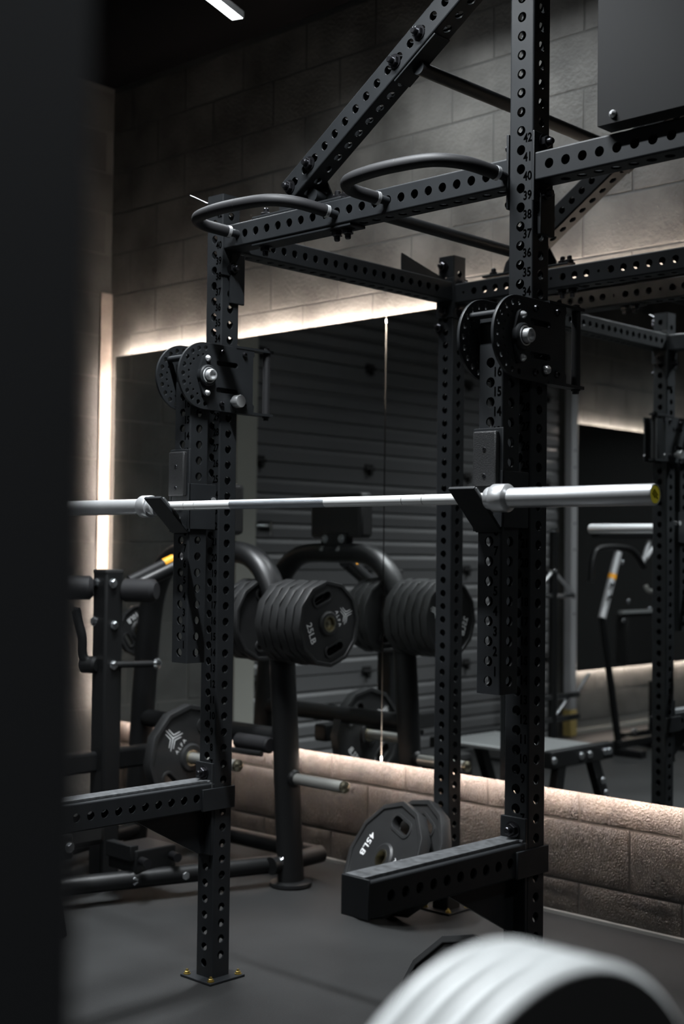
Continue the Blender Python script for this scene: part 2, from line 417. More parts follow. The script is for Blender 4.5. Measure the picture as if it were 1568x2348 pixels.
for z in (0.93, 1.05, 1.42, 1.62, 2.05, 2.18): ob('rivet', MB().lathe([(0.009, 0), (0.007, 0.005)], frame_z((XL+0.075, -2.945, z), (XL+0.08, -2.945, z))[0], 12), 'zinc', rail)
for y, z in ((0.20, 1.53), (0.20, 1.12)):
    lk = thing('door_latch', 'small metal latch on the garage door beside the pale frame, %s' % ('at bar height' if z > 1.4 else 'lower one'), 'latch', (XL, y, z))
    ob('latch_plate', MB().box((XL-0.019, y-0.05, z-0.03), (XL-0.012, y+0.05, z+0.03), ch=0.002), 'black', lk)
    ob('latch_bolt', MB().cyl((XL-0.0, y-0.03, z), (XL-0.0, y+0.09, z), 0.010, n=12).cyl((XL-0.012, y, z), (XL+0.03, y, z), 0.012, n=12).cyl((XL+0.03, y, z-0.06), (XL+0.03, y, z+0.02), 0.008, n=10), 'zinc', lk)

# ------------------------------------------------------------------ ceiling light bars, with added fill bars out of view
def light_bar(label, p0, p1, wd=0.055, watt=1.0, beam=None):
    p0, p1 = Vector(p0), Vector(p1); d = (p1-p0); L = d.length; d.normalize(); s = Vector((-d.y, d.x, 0))
    M = basis(d, s, (0, 0, 1), p0)
    t = thing('ceiling_light', label, 'light', (p0+p1)/2, 'light bars under the ceiling')
    ob('diffuser', MB().box((0.004, -wd/2+0.004, 0.0), (L-0.004, wd/2-0.004, 0.006), M), 'lamp', t)
    ob('housing', MB().box((0, -wd/2, 0.006), (L, wd/2, 0.028), M).box((0, -wd/2, 0), (L, -wd/2+0.003, 0.006), M).box((0, wd/2-0.003, 0), (L, wd/2, 0.006), M), 'black', t)
    for q in (0.12, L-0.12): ob('hanger', MB().cyl(M @ Vector((q, 0, 0.028)), (M @ Vector((q, 0, 0))).xy.to_3d() + Vector((0, 0, ZC)), 0.0025, n=8), 'bolt', t)
    la = bpy.data.lights.new('bar_light', 'AREA'); la.shape = 'RECTANGLE'; la.size = L-0.01; la.size_y = wd-0.01
    la.energy = WATT*L*watt; la.color = LAMP_COL; la.spread = R(beam or BEAM)
    lo = bpy.data.objects.new('bar_light', la); COL.objects.link(lo)
    Ml = M @ T(L/2, 0, -0.002); lo.matrix_world = Ml
    lo.parent = t; lo.matrix_parent_inverse = WM[t.name].inverted()
ZL = 3.5
ld = Vector((0.345, -0.939, 0)).normalized()
a0 = Vector((-1.935, 0.685, ZL))
light_bar('bright white light bar whose end shows at the top left', a0, a0+ld*1.2, watt=2.8, beam=78)
light_bar('white light bar close to the mirror wall above the rack', (-1.75, 0.85, 3.76), (-0.75, 0.85, 3.76), watt=1.2, beam=140)
light_bar('white light bar above the front of the rack', (-0.80, -0.72, ZL), (0.0, -0.72, ZL), watt=7.0, beam=124)
light_bar('white light bar over the camera aisle', (1.9, -3.5, ZL), (1.9, -2.5, ZL), watt=2.7, beam=100)
light_bar('added fill light out of view to the right of the rack', (2.3, -0.7, ZL), (2.3, 0.5, ZL), watt=0.9, beam=125)  # added fill, no known fixture here; brightens the yellow bar end cap
light_bar('added fill light out of view over the far aisle', (-2.7, -4.4, ZL), (-1.5, -4.4, ZL), watt=1.6, beam=140)  # added fill that lifts the side wall above its mirror
light_bar('added fill light out of view near the garage door', (-2.2, -1.9, ZL), (-1.4, -3.2, ZL), watt=1.8, beam=130)  # unseen fill, put in to lighten the garage door and left wall

# ------------------------------------------------------------------ the power rack
X1, X2, Y0, Y3 = -1.225, 0.0, 0.0, 1.19       # near (right/front) corners of the uprights
Z0 = 0.3065
rack = thing('power_rack', 'large black power rack of perforated square uprights bolted before the mirrors', 'power rack', (-0.6, 0.6, 0))
def zfront(H): return [Z0+n*P for n in range(-5, 80) if 0.04 < Z0+n*P < H-0.02]
def zside(H): return [Z0+(n+0.5)*P for n in range(-6, 80) if 0.04 < Z0+(n+0.5)*P < H-0.03]
bolt_m = MB().hexbolt((0, 0, 0), (0, 0, 1), 0.017, 0.012, 0.012).mesh('bolt'); bolt_m.materials.append(MATS['bolt'])
zbolt_m = MB().hexbolt((0, 0, 0), (0, 0, 1), 0.016, 0.010, 0.0).mesh('bolt'); zbolt_m.materials.append(MATS['zinc'])
def bolt(p, d, parent, me=None): return ob('bolt', me or bolt_m, None, parent, frame_z(p, Vector(p)+Vector(d))[0])
numtxt = {}
def num(s):
    if s not in numtxt: numtxt[s] = text_mesh('t', s, 0.033, 0.0003, off=0.0007)
    return numtxt[s]
def upright(x, y, H, numbers=True):
    """x, y: the near right corner"""
    cx, cy = x-W/2, y+W/2
    u = ob('upright', ptube(H, zfront(H), zside(H)), 'powder', rack, T(cx, cy, 0))
    if numbers:
        for n in range(1, 43):
            z = Z0+(n+0.56)*P
            if z < H-0.03: ob('number_mark', num(str(n)), 'print_black', u, basis((1, 0, 0), (0, 0, 1), (0, -1, 0), (x-0.0165, y-0.0003, z)) @ Matrix.Diagonal((0.82, 1, 1, 1)))
    fp = ob('foot_plate', MB().box((cx-W/2-0.036, cy-W/2-0.036, 0), (cx+W/2+0.036, cy+W/2+0.036, 0.008), ch=0.002), 'powder', rack)
    for sx in (-1, 1):
        for sy in (-1, 1): ob('bolt', ybolt_m, None, fp, T(cx+sx*0.058, cy+sy*0.058, 0.008))
    return u
ybolt_m = MB().hexbolt((0, 0, 0), (0, 0, 1), 0.009, 0.007, 0.003).mesh('bolt'); ybolt_m.materials.append(MATS['yellow_zinc'])
HS, HT = 2.535, 3.45
upright(X1, Y0, HS); upright(X2, Y0, HT); upright(X1, Y3, HS, False); upright(X2, Y3, HT, False)
ZX = 2.389                                    # crossmember centre height
def xm(name, x0, x1, y, z=ZX, hole0=None, small=(), parent=rack):
    """crossmember along X; y = front face"""
    L = x1-x0; hs = []
    k = 0
    while hole0 + k*P < x1-0.03:
        hx = hole0+k*P
        if hx > x0+0.02: hs.append((hx-x0, 0.0055 if any(abs(hx-q) < 0.02 for q in small) else HR))
        k += 1
    M = basis((0, 0, 1), (0, 1, 0), (-1, 0, 0), (0, 0, 0))
    M = basis((0, 0, -1), (0, 1, 0), (1, 0, 0), (x0, y+W/2, z))
    o = ob(name, ptube(L, hs, [(h[0]+0.0254, HR) for h in hs if h[0]+0.06 < L]), 'powder', parent, M)
    return o
fl = 0.007
def flange_x(x, y, z0, z1, sgn):
    """end plate against an upright face normal to X"""
    f = ob('flange', MB().box((min(x, x+sgn*fl), y-0.004, z0), (max(x, x+sgn*fl), y+W+0.006, z1), ch=0.0015), 'powder', rack)
    for z in (z0+0.024, z1-0.024): bolt((x+sgn*fl, y+W/2, z), (sgn, 0, 0), f)
    return f
xm('crossmember', X1+fl, X2-W-fl, Y0, hole0=-1.1183)
flange_x(X2-W, Y0, ZX-0.10, ZX+0.10, -1); flange_x(X1, Y0, ZX-0.12, ZX+0.045, 1)
xm('crossmember', X2+fl, 2.4, Y0, hole0=0.0513)
flange_x(X2, Y0, ZX-0.09, ZX+0.095, 1)
xm('crossmember', X1+fl, X2-W-fl, Y3, hole0=-1.176, small=(-1.176, -0.757, -0.547, -0.13), z=2.383)
flange_x(X1, Y3, ZX-0.10, ZX+0.06, 1); flange_x(X2-W, Y3, ZX-0.10, ZX+0.09, -1)
xm('crossmember', X2+fl, 2.4, Y3, hole0=0.0513, z=2.383)
# corner bracket flaps on the tall upright, right side
ob('bracket', MB().box((X2, 0.02, ZX-0.175), (X2+0.012, 0.086, ZX-0.055), ch=0.003), 'powder', rack)
ob('bracket', MB().box((X1, 0.03, 2.18), (X1+0.010, 0.092, 2.345), ch=0.003), 'powder', rack)
def ym(x, y0, y1, z):
    """crossmember along Y; x = right face"""
    L = y1-y0; hs = [0.05+k*P for k in range(int((L-0.06)/P))]
    M = basis((1, 0, 0), (0, 0, -1), (0, 1, 0), (x-W/2, y0, z))
    ob('crossmember', ptube(L, [h+0.0254 for h in hs[:-1]], hs), 'powder', rack, M)
    for y, s in ((y0, -1), (y1, 1)):
        f = ob('flange', MB().box((x-W-0.004, min(y, y-s*fl), z-0.10), (x+0.004, max(y, y-s*fl), z+0.055), ch=0.0015), 'powder', rack)
        for zz in (z-0.075,): bolt((x-W/2, y-s*fl, zz), (0, -s, 0), f)
ym(X1, W, Y3, ZX+0.003)
# diagonal braces rising to the tall uprights
def brace(y):
    a = Vector((-0.93, y+W/2, 2.488)); sl = 0.672; L = 1.10
    d = Vector((1, 0, sl)).normalized(); n = Vector((-d.z, 0, d.x))
    M = basis(-n, (0, 1, 0), d, a)
    hs = [0.045+k*P for k in range(20)]
    b = ob('diagonal_brace', ptube(L, hs, hs), 'powder', rack, M)
    for s in (0.020, 0.122, 0.535, 0.643):
        p = a+d*s
        for sy in (-1, 1): bolt((p.x, p.y+sy*(W/2), p.z), (0, sy, 0), b)
    # gusset ears and foot plate on the crossmember
    for sy in (-1, 1):
        yy = y+W/2+sy*(W/2+0.004) if sy > 0 else y-0.006
        poly = [(-1.05, ZX+0.045), (-0.80, ZX+0.045), (-0.80, ZX+0.075), (-0.86, 2.575), (-0.93, 2.58), (-1.03, 2.49)]
        if sy > 0: ob('gusset_plate', MB().prism(poly, 0, 0.006, basis((1, 0, 0), (0, 0, 1), (0, -1, 0), (0, yy, 0))), 'powder', rack)
    fp = ob('brace_foot', MB().box((-1.09, y+0.004, ZX+0.0385), (-0.70, y+W-0.004, ZX+0.0465), ch=0.002), 'powder', rack)
    for x in (-1.06, -0.745, -0.715):
        bolt((x, y+W/2, ZX+0.0465), (0, 0, 1), fp)
    bp = ob('brace_clamp', MB().box((-1.09, y+0.004, ZX-0.047), (-0.66, y+W-0.004, ZX-0.0385), ch=0.002), 'powder', rack)
    for x in (-1.06, -0.745, -0.70): bolt((x, y+W/2, ZX-0.047), (0, 0, -1), bp)
    # clamp plate under the brace where the bar meets it
    ob('brace_clamp', MB().box((-0.0445, -0.034, 0.50), (-0.0385, 0.034, 0.68), M @ Matrix.Diagonal((-1, 1, 1, 1)), ch=0.0015), 'powder', rack)
brace(Y0); brace(Y3)
ob('corner_gusset', MB().prism([(0.93, 2.505), (1.185, 2.445), (1.185, 2.432), (0.93, 2.432)], 0, 0.006, basis((0, 1, 0), (0, 0, 1), (1, 0, 0), (X1-0.045, 0, 0))), 'powder', rack)
ob('pull_up_bar', MB().cyl((-0.845, 0.03, 2.468), (-0.845, Y3+0.03, 2.468), 0.020, n=18), 'powder', rack)
ob('pull_up_bar', MB().cyl((-0.424, 0.03, 2.762), (-0.424, Y3+0.03, 2.762), 0.020, n=18), 'powder', rack)
# bolts on the left side of the short upright
for x in (X1,):
    for z in (2.505, 2.315, 2.255): bolt((x-W, W/2-0.005, z), (-1, 0, 0), rack)
ob('bolt', MB().cyl((X1-W, 0.02, 2.49), (X1-W-0.035, 0.02, 2.49), 0.012, n=12), 'bolt', rack)
ob('wire_pin', MB().sweep([(X1-W, 0.0, 2.515), (X1-W-0.06, -0.01, 2.545), (X1-W-0.075, -0.012, 2.552)], 0.0016, 6), 'zinc', rack)
for y, z in ((Y3, 2.495),): bolt((X1-W/2-0.012, y, z), (0, -1, 0), rack)
bolt((X1-W/2-0.03, Y3, 2.255), (0, -1, 0), rack)
# padded multi-grip loops on the front crossmember
def smooth(pts, n=6):
    pts = [Vector(p) for p in pts]; out = []
    for i in range(len(pts)-1):
        p0, p1, p2, p3 = pts[max(i-1, 0)], pts[i], pts[i+1], pts[min(i+2, len(pts)-1)]
        for k in range(n):
            t = k/n; out.append(0.5*((2*p1)+(-p0+p2)*t+(2*p0-5*p1+4*p2-p3)*t*t+(-p0+3*p1-3*p2+p3)*t**3))
    out.append(pts[-1]); return out
def grip(x0, x1, zs):
    w_ = x1-x0
    core = smooth([(x0, 0.004, zs-0.003), (x0-0.012, -0.06, zs+0.002), (x0-0.02, -0.13, zs+0.008), (x0+0.02, -0.185, zs+0.012), (x0+0.11, -0.205, zs+0.014), (x0+0.22, -0.205, zs+0.014),
                   (x1-0.10, -0.185, zs+0.012), (x1-0.04, -0.13, zs+0.006), (x1-0.012, -0.06, zs-0.004), (x1, 0.004, zs-0.012)], 7)
    g = ob('grip_handle', MB().sweep(core, 0.0125, 14), 'powder', rack)
    n = len(core); ob('grip_foam', MB().sweep(core[5:n-5], 0.0185, 18), 'foam', g)
    for k in (4, n-6): ob('grip_collar', MB().sweep(core[k:k+2], 0.0195, 18), 'satin_steel', g)
    for k in (int(n*0.45), int(n*0.55), int(n*0.33)):
        q = core[k]; ob('grip_seam', MB().sweep([q-(core[k+1]-q)*0.06, q+(core[k+1]-q)*0.06], 0.0188, 18), 'black', g)
grip(-1.151, -0.716, 2.393); grip(-0.512, -0.088, 2.390)

# ------------------------------------------------------------------ lever arms hung from trolleys on the front uprights
def trolley_loops():
    cy, cz, r = -0.083, 1.930, 0.106
    lp = [(cy+r*math.cos(PI/2+PI*k/28), cz+r*math.sin(PI/2+PI*k/28)) for k in range(29)]
    lp += [(0.05, cz-0.108), (0.128, cz-0.104), (0.130, cz-0.080), (0.124, cz-0.072), (0.124, cz+0.080), (0.130, cz+0.088), (0.128, cz+0.104), (0.05, cz+0.106)]
    hol = []
    for k in range(11): a = R(88+k*18.4); hol.append(circ(cy+0.089*math.cos(a), cz+0.089*math.sin(a), 0.0085, 12))
    for k in range(10): a = R(97+k*18.4); hol.append(circ(cy+0.067*math.cos(a), cz+0.067*math.sin(a), 0.0048, 10))
    hol.append(slot(0.012, cz+0.046, 0.075, 0.009)); hol.append(slot(0.012, cz-0.040, 0.075, 0.009))
    return [lp]+hol
tmesh = curve_mesh('trolley_plate', trolley_loops(), 0.0035, 0.0008, 1); tmesh.materials.append(MATS['powder'])
def lever_arm(x, label, big_knob):
    t = thing('lever_arm', label, 'lever arm', (x-W/2, -0.085, 1.018), 'lever arms hanging from trolleys on the rack')
    zh = [1.8125-k*P for k in range(-1, 20)]
    zb, L = 1.018, 0.97
    hs = [z-zb for z in zh if 0.03 < z-zb < L-0.02]
    arm = ob('arm_tube', ptube(L, hs, [h for h in hs]), 'powder', t, T(x-W/2, -0.085, zb))
    for n in range(1, 17):
        z = 1.8125-P*0.5-(15-n)*P
        if z > zb+0.02: ob('number_mark', num(str(n)), 'print_black', arm, basis((1, 0, 0), (0, 0, 1), (0, -1, 0), (x-0.0165, -0.1235, z)) @ Matrix.Diagonal((0.82, 1, 1, 1)))
    Mp = lambda X: basis((0, 1, 0), (0, 0, 1), (1, 0, 0), (X, 0, 0))
    pl = ob('trolley_plate', tmesh, None, t, Mp(x+0.016))
    ob('trolley_plate', tmesh, None, t, Mp(x-W-0.016))
    for lo_, hi_ in (((x-W-0.011, 0.079, 1.83), (x+0.011, 0.092, 2.03)), ((x+0.001, -0.035, 1.83), (x+0.0115, -0.005, 2.03)), ((x-W-0.0115, -0.035, 1.83), (x-W-0.001, -0.005, 2.03))): ob('spacer', MB().box(lo_, hi_), 'powder', t)
    ob('pivot_axle', MB().cyl((x-W-0.02, -0.083, 1.93), (x+0.02, -0.083, 1.93), 0.017, n=20).cyl((x-W-0.012, -0.14, 1.985), (x+0.012, -0.14, 1.985), 0.010, n=14), 'powder', t)
    # flange bearing
    cx, cy, cz = x+0.0205, -0.083, 1.93
    fb = MB(); pts = []
    for k in range(24):
        a = 2*PI*k/24; pts.append((cy+0.027*math.cos(a), cz+0.027*math.sin(a)))
    dia = [(cy-0.004, cz+0.068), (cy-0.014, cz+0.06), (cy-0.032, cz+0.008), (cy-0.032, cz-0.008), (cy-0.014, cz-0.060), (cy, cz-0.068), (cy+0.014, cz-0.060), (cy+0.032, cz-0.008), (cy+0.032, cz+0.008), (cy+0.014, cz+0.060)]
    fb.prism(dia, 0, 0.010, Mp(x+0.020)); fb.lathe([(0.034, 0.0), (0.034, 0.016), (0.030, 0.020)], frame_z((x+0.022, cy, cz), (x+1, cy, cz))[0], 28)
    b = ob('bearing', fb, 'powder', t)
    ob('bearing_ring', MB().lathe([(0.026, 0), (0.026, 0.003), (0.022, 0.003)], frame_z((x+0.040, cy, cz), (x+1, cy, cz))[0], 28, False), 'satin_steel', b)
    ob('axle_end', MB().lathe([(0.0185, 0.0), (0.0185, 0.018), (0.0165, 0.021), (0.0125, 0.021), (0.0120, 0.012), (0.001, 0.012)], frame_z((x+0.040, cy, cz), (x+1, cy, cz))[0], 26), 'satin_steel', b)
    for dz in (0.055, -0.055): ob('bolt', sbolt_m, None, b, frame_z((x+0.030, cy+0.002, cz+dz), (x+1, cy+0.002, cz+dz))[0])
    for (yy, zz) in ((-0.012, 2.012), (0.085, 2.015), (-0.012, 1.846), (0.085, 1.850)): ob('bolt', kbolt_m, None, pl, frame_z((x+0.0203, yy, zz), (x+1, yy, zz))[0])
    Mk = frame_z((x+0.020, 0.036, 1.857), (x+1, 0.036, 1.857))[0]
    if big_knob: ob('pin_knob', MB().lathe([(0.010, 0), (0.010, 0.012), (0.019, 0.014), (0.0205, 0.018), (0.0205, 0.040), (0.0190, 0.0425), (0.001, 0.0430)], Mk, 32), 'satin_steel', t)
    else:
        ob('pin_knob', MB().lathe([(0.012, 0), (0.012, 0.006), (0.010, 0.011), (0.005, 0.014), (0.001, 0.0145)], Mk, 24), 'satin_steel', t)
        ob('pin_bushing', MB().lathe([(0.017, 0), (0.017, 0.003), (0.013, 0.003)], Mk, 24, False), 'bolt', t)
    # rear grab handle
    for z in (2.038, 1.826):
        tb = ob('handle_tab', MB().prism([(0.05, 0.018), (0.05, -0.018), (0.215, -0.018), (0.224, -0.008), (0.224, 0.008), (0.215, 0.018)], z-0.004, z+0.004, basis((0, 1, 0), (1, 0, 0), (0, 0, 1), (x+0.004, 0, 0))), 'powder', t)
    ob('handle', MB().cyl((x+0.004, 0.200, 1.818), (x+0.004, 0.200, 2.046), 0.0125, n=18).cyl((x+0.004, 0.200, 1.810), (x+0.004, 0.200, 1.818), 0.009, n=6).cyl((x+0.004, 0.2, 2.046), (x+0.004, 0.2, 2.052), 0.009, n=6), 'foam', t)
    return t
sbolt_m = MB().lathe([(0.010, 0), (0.010, 0.004), (0.008, 0.006), (0.006, 0.010), (0.003, 0.012)], None, 14).mesh('bolt'); sbolt_m.materials.append(MATS['satin_steel'])
kbolt_m = MB().lathe([(0.0095, 0), (0.0095, 0.004), (0.0075, 0.008), (0.0045, 0.0085), (0.0045, 0.004), (0.0005, 0.004)], None, 14).mesh('bolt'); kbolt_m.materials.append(MATS['bolt'])
lever_arm(X1, 'black perforated lever arm hanging on the shorter front upright, with large silver pin knob', True)
lever_arm(X2, 'black perforated lever arm hanging on the tall numbered front upright', False)

# ------------------------------------------------------------------ J-cups on the lever arms
def jcup(x, label):
    t = thing('j_cup', label, 'bar holder', (x-W/2, -0.13, 1.43), 'bar holders under the barbell')
    ya = -0.1235
    for X in (x+0.0015, x-W-0.0095):
        ob('side_plate', MB().box((X, ya-0.010, 1.441), (X+0.008, -0.020, 1.586), ch=0.002), 'powder', t)
    ob('back_plate', MB().box((x-W-0.0095, ya-0.0075, 1.432), (x+0.0095, ya-0.0005, 1.695), ch=0.002), 'powder', t)
    ob('wear_pad', MB().box((x-W+0.001, ya-0.024, 1.545), (x-0.001, ya-0.0076, 1.686), ch=0.004), 'uhmw', t)
    d = Vector((0, -0.112, 0.103)).normalized(); n = Vector((0, d.z, -d.y))
    M = basis((1, 0, 0), d, n, (x-W/2, ya-0.002, 1.428))
    ob('front_lip', MB().box((-W/2-0.003, 0, 0), (W/2+0.003, 0.158, 0.009), M, ch=0.002), 'powder', t)
    ob('lip_pad', MB().box((-W/2+0.003, 0.05, 0.009), (W/2-0.003, 0.145, 0.019), M, ch=0.003), 'scuffed', t)
    for z in (1.64, 1.572): ob('pad_screw', MB().lathe([(0.006, 0), (0.005, 0.002), (0.002, 0.002), (0.002, 0.0005)], frame_z((x-W/2, ya-0.024, z), (x-W/2, -1, z))[0], 12), 'bolt', t)
    ob('roller_pin', MB().cyl((x-W-0.012, -0.030, 1.535), (x+0.012, -0.030, 1.535), 0.010, n=12), 'satin_steel', t)
jcup(X1, 'black bar holder with textured pad on the shorter-upright lever arm')
jcup(X2, 'black bar holder with textured pad on the tall-upright lever arm')

# ------------------------------------------------------------------ barbell
by, bz = -0.183, 1.5125
bar = thing('barbell', 'silver barbell with a yellow end cap resting in the bar holders', 'barbell', (-0.66, by, bz))
def bx(x0, prof, n=32): return MB().lathe([(r, x) for (x, r) in prof], basis((0, 0, 1), (0, 1, 0), (-1, 0, 0), (0, 0, 0)) if False else basis((0, 1, 0), (0, 0, 1), (1, 0, 0), (x0, by, bz)), n)
xl, xr = -1.318, 0.004
segs = [(xl, -1.168, 'shaft_steel'), (-1.166, -1.118, 'shaft_steel'), (-1.116, -0.955, 'shaft_steel'), (-0.955, -0.5615, 'knurl'), (-0.5615, -0.275, 'shaft_steel'), (-0.273, -0.205, 'shaft_steel'), (-0.203, xr, 'shaft_steel')]
sh = ob('shaft', bx(xl, [(0, 0.0135), (xr-xl, 0.0135)], 28), 'bolt', bar)
for a, b_, m_ in segs:
    ob('knurled_grip' if m_ == 'knurl' else 'shaft_section', bx(a, [(0, 0.0142), (b_-a, 0.0142)], 28), m_, sh)
def sleeve(x0, sgn, L, cap):
    f = lambda pr: [(x*sgn, r) for x, r in pr]
    s = ob('sleeve', bx(x0, f([(0.07, 0.0245), (0.075, 0.0250), (0.12, 0.0250), (L-0.004, 0.0250), (L, 0.0235), (L, 0.0215), (L-0.003, 0.021), (L-0.003, 0.002)]), 40), 'satin_steel', bar)
    ob('collar', bx(x0, f([(0.0, 0.016), (0.0, 0.0265), (0.004, 0.0285), (0.018, 0.0285), (0.020, 0.0345), (0.022, 0.0355), (0.060, 0.0355), (0.062, 0.0345), (0.066, 0.030), (0.070, 0.0248)]), 40), 'satin_steel', s)
    if cap:
        c = ob('end_cap', bx(x0, f([(L-0.003, 0.0205), (L-0.0012, 0.0205), (L-0.0008, 0.0005)]), 32), 'yellow_cap', s)
        ms = MB(); Mc = basis((0, 1, 0), (0, 0, 1), (1, 0, 0), (x0+L-0.0006, by, bz)) @ Matrix.Rotation(R(-42), 4, 'Z')
        for (u, v, l) in ((-0.001, 0.0055, 0.020), (0.001, 0.0, 0.026), (-0.003, -0.0055, 0.016)): ms.box((u-l/2, v-0.0013, 0), (u+l/2, v+0.0013, 0.0004), Mc)
        ob('cap_mark', ms, 'print_black', c)
    return s
sleeve(xr, 1, 0.476-xr, True); sleeve(xl, -1, 0.50, False)

# ------------------------------------------------------------------ spotter arms
def spotter(x, label):
    t = thing('spotter_arm', label, 'safety arm', (x-W/2, -0.3, 0.545), 'safety arms low on the front uprights')
    L = 0.605
    hs = [0.075+k*P for k in range(10)]
    M = basis((0, 0, 1), (1, 0, 0), (0, 1, 0), (x-W/2, -0.606, 0.589))
    M = basis((1, 0, 0), (0, 0, -1), (0, 1, 0), (x-W/2-0.001, -0.606, 0.589))
    arm = ob('arm_tube', ptube(L, [], hs, w=0.082, d=0.084), 'powder', t, M)
    ob('top_pad', MB().box((x-W+0.000, -0.604, 0.631), (x-0.014, -0.012, 0.639), ch=0.0015), 'scuffed', t)
    ob('end_plate', MB().box((x-W-0.005, -0.611, 0.545), (x+0.005, -0.605, 0.637), ch=0.002), 'powder', t)
    ob('bracket', MB().box((x+0.001, -0.055, 0.545), (x+0.010, 0.082, 0.615), ch=0.002), 'powder', t)
    ob('bracket', MB().box((x-W-0.010, -0.055, 0.545), (x-W-0.001, 0.082, 0.615), ch=0.002), 'powder', t)
    fp = ob('mount_plate', MB().box((x-W-0.003, -0.011, 0.40), (x+0.001, -0.001, 0.693), ch=0.002), 'powder', t)
    bolt((x-W/2, -0.011, 0.661), (0, -1, 0), fp)
    ob('weld_bead', MB().sweep([(x-0.002, -0.012, 0.632), (x-0.002, -0.010, 0.60), (x-0.002, -0.010, 0.56)], 0.005, 8).sweep([(x-W, -0.013, 0.634), (x-0.004, -0.013, 0.634)], 0.005, 8), 'scuffed', t)
    poly = [(-0.30, 0.548), (-0.010, 0.548), (-0.010, 0.405), (-0.035, 0.405)]
    ob('gusset_plate', MB().prism(poly, -0.004, 0.004, basis((0, 1, 0), (0, 0, 1), (1, 0, 0), (x-W/2, 0, 0))), 'powder', t)
    bolt((x-W/2-0.02, -0.011, 0.425), (0, -1, 0), fp)
spotter(X1, 'black safety arm with a padded top on the shorter front upright')
spotter(X2, 'black safety arm with a padded top on the tall front upright')

# ------------------------------------------------------------------ flat panel above the right crossmember
pn = thing('sign_panel', 'blank dark grey metal panel above the right crossmember', 'panel', (1.1, -0.03, 2.44))
ob('panel_sheet', MB().box((0.219, -0.034, 2.440), (2.2, -0.030, 3.4), ch=0.0008), 'panel_grey', pn)
ob('panel_return', MB().box((0.219, -0.030, 2.440), (2.2, 0.03, 2.443)).box((0.219, -0.030, 2.443), (0.222, 0.03, 3.4)), 'black', pn)
for x, z in ((0.265, 2.462), (0.265, 2.82), (1.2, 2.462)): ob('screw', sbolt_m, None, pn, frame_z((x, -0.034, z), (x, -1, z))[0])

# ------------------------------------------------------------------ twelve-sided weight plates
def dodeca(r, a0=R(15)): return [(r*math.cos(a0+2*PI*k/12), r*math.sin(a0+2*PI*k/12)) for k in range(12)]
PL = {}
def plate_kind(key, r, th, txt, tsize):
    hub = max(0.052, r*0.27); s_r = r*0.62
    sl = [slot(0, s_r, r*0.36, r*0.105, 0), slot(0, -s_r, r*0.36, r*0.105, 0)]
    core = curve_mesh('plate_body', [dodeca(r*0.95), circ(0, 0, 0.027, 24)]+sl, th/2-0.009, 0.001, 1); core.materials.append(MATS['rubber'])
    rim = curve_mesh('rim', [dodeca(r-0.003), dodeca(r*0.925)], th/2-0.004, 0.003, 1); rim.materials.append(MATS['rubber'])
    h = MB().lathe([(0.0268, -th/2), (hub*0.86, -th/2), (hub, -th/2+0.006), (hub, th/2-0.006), (hub*0.86, th/2), (0.0268, th/2)], None, 32, False).mesh('hub'); h.materials.append(MATS['rubber'])
    ins = MB().lathe([(0.0262, -th/2-0.001), (0.034, -th/2-0.001), (0.034, -th/2+0.001), (0.034, th/2-0.001), (0.034, th/2+0.001), (0.0262, th/2+0.001), (0.0255, th/2-0.002), (0.0255, -th/2+0.002), (0.0262, -th/2-0.001)], None, 32, False).mesh('hub_insert'); ins.materials.append(MATS['tip_metal'])
    sr = [curve_mesh('grip_edge', [slot(0, sg*s_r, r*0.36, r*0.145, 0), slot(0, sg*s_r, r*0.36, r*0.105, 0)], th/2-0.006, 0.0015, 1) for sg in (1, -1)]
    for m_ in sr: m_.materials.append(MATS['rubber'])
    zt = th/2-0.0076
    tb = MB(); mesh_into(tb, text_mesh('t', txt, tsize, 0.0004, off=0.0003), T(-r*0.60, 0, zt) @ Matrix.Rotation(R(-90), 4, 'Z')); tb = tb.mesh('weight_print'); tb.materials.append(MATS['white_print'])
    lg = MB(); q = r*0.24
    def stroke(p0, p1, wd, taper=0.5):
        p0, p1 = Vector(p0), Vector(p1); d_ = (p1-p0).normalized(); n_ = Vector((-d_.y, d_.x))*wd/2
        lg.prism([tuple(p0-n_), tuple(p1-n_*taper), tuple(p1+n_*taper), tuple(p0+n_)], 0, 0.0006, T(r*0.60, 0, zt) @ Matrix.Rotation(R(-90), 4, 'Z'))
    for k in range(3):
        a1, a2 = R(90+120*k), R(210+120*k); d1, d2 = Vector((math.cos(a1), math.sin(a1))), Vector((math.cos(a2), math.sin(a2)))
        stroke((0, 0), d1*q, q*0.10, 0.3)
        m_ = (d1+d2).normalized()
        for off, ln in ((0.25, 0.66),):
            c0 = m_*q*off; stroke(c0, c0+d1*q*ln, q*0.085); stroke(c0, c0+d2*q*ln, q*0.085)
    mesh_into(lg, text_mesh('t', 'A L F A', tsize*0.5, 0.0003), T(r*0.345, 0, zt) @ Matrix.Rotation(R(-90), 4, 'Z'))
    lg = lg.mesh('logo_print'); lg.materials.append(MATS['white_print'])
    PL[key] = [('plate_body', core), ('rim', rim), ('hub', h), ('hub_insert', ins), ('grip_edge', sr[0]), ('grip_edge', sr[1]), ('weight_print', tb), ('logo_print', lg)]
plate_kind('45', 0.228, 0.050, '45LB', 0.047)
plate_kind('25', 0.176, 0.041, '25LB', 0.043)
plate_kind('10', 0.122, 0.030, '10LB', 0.034)
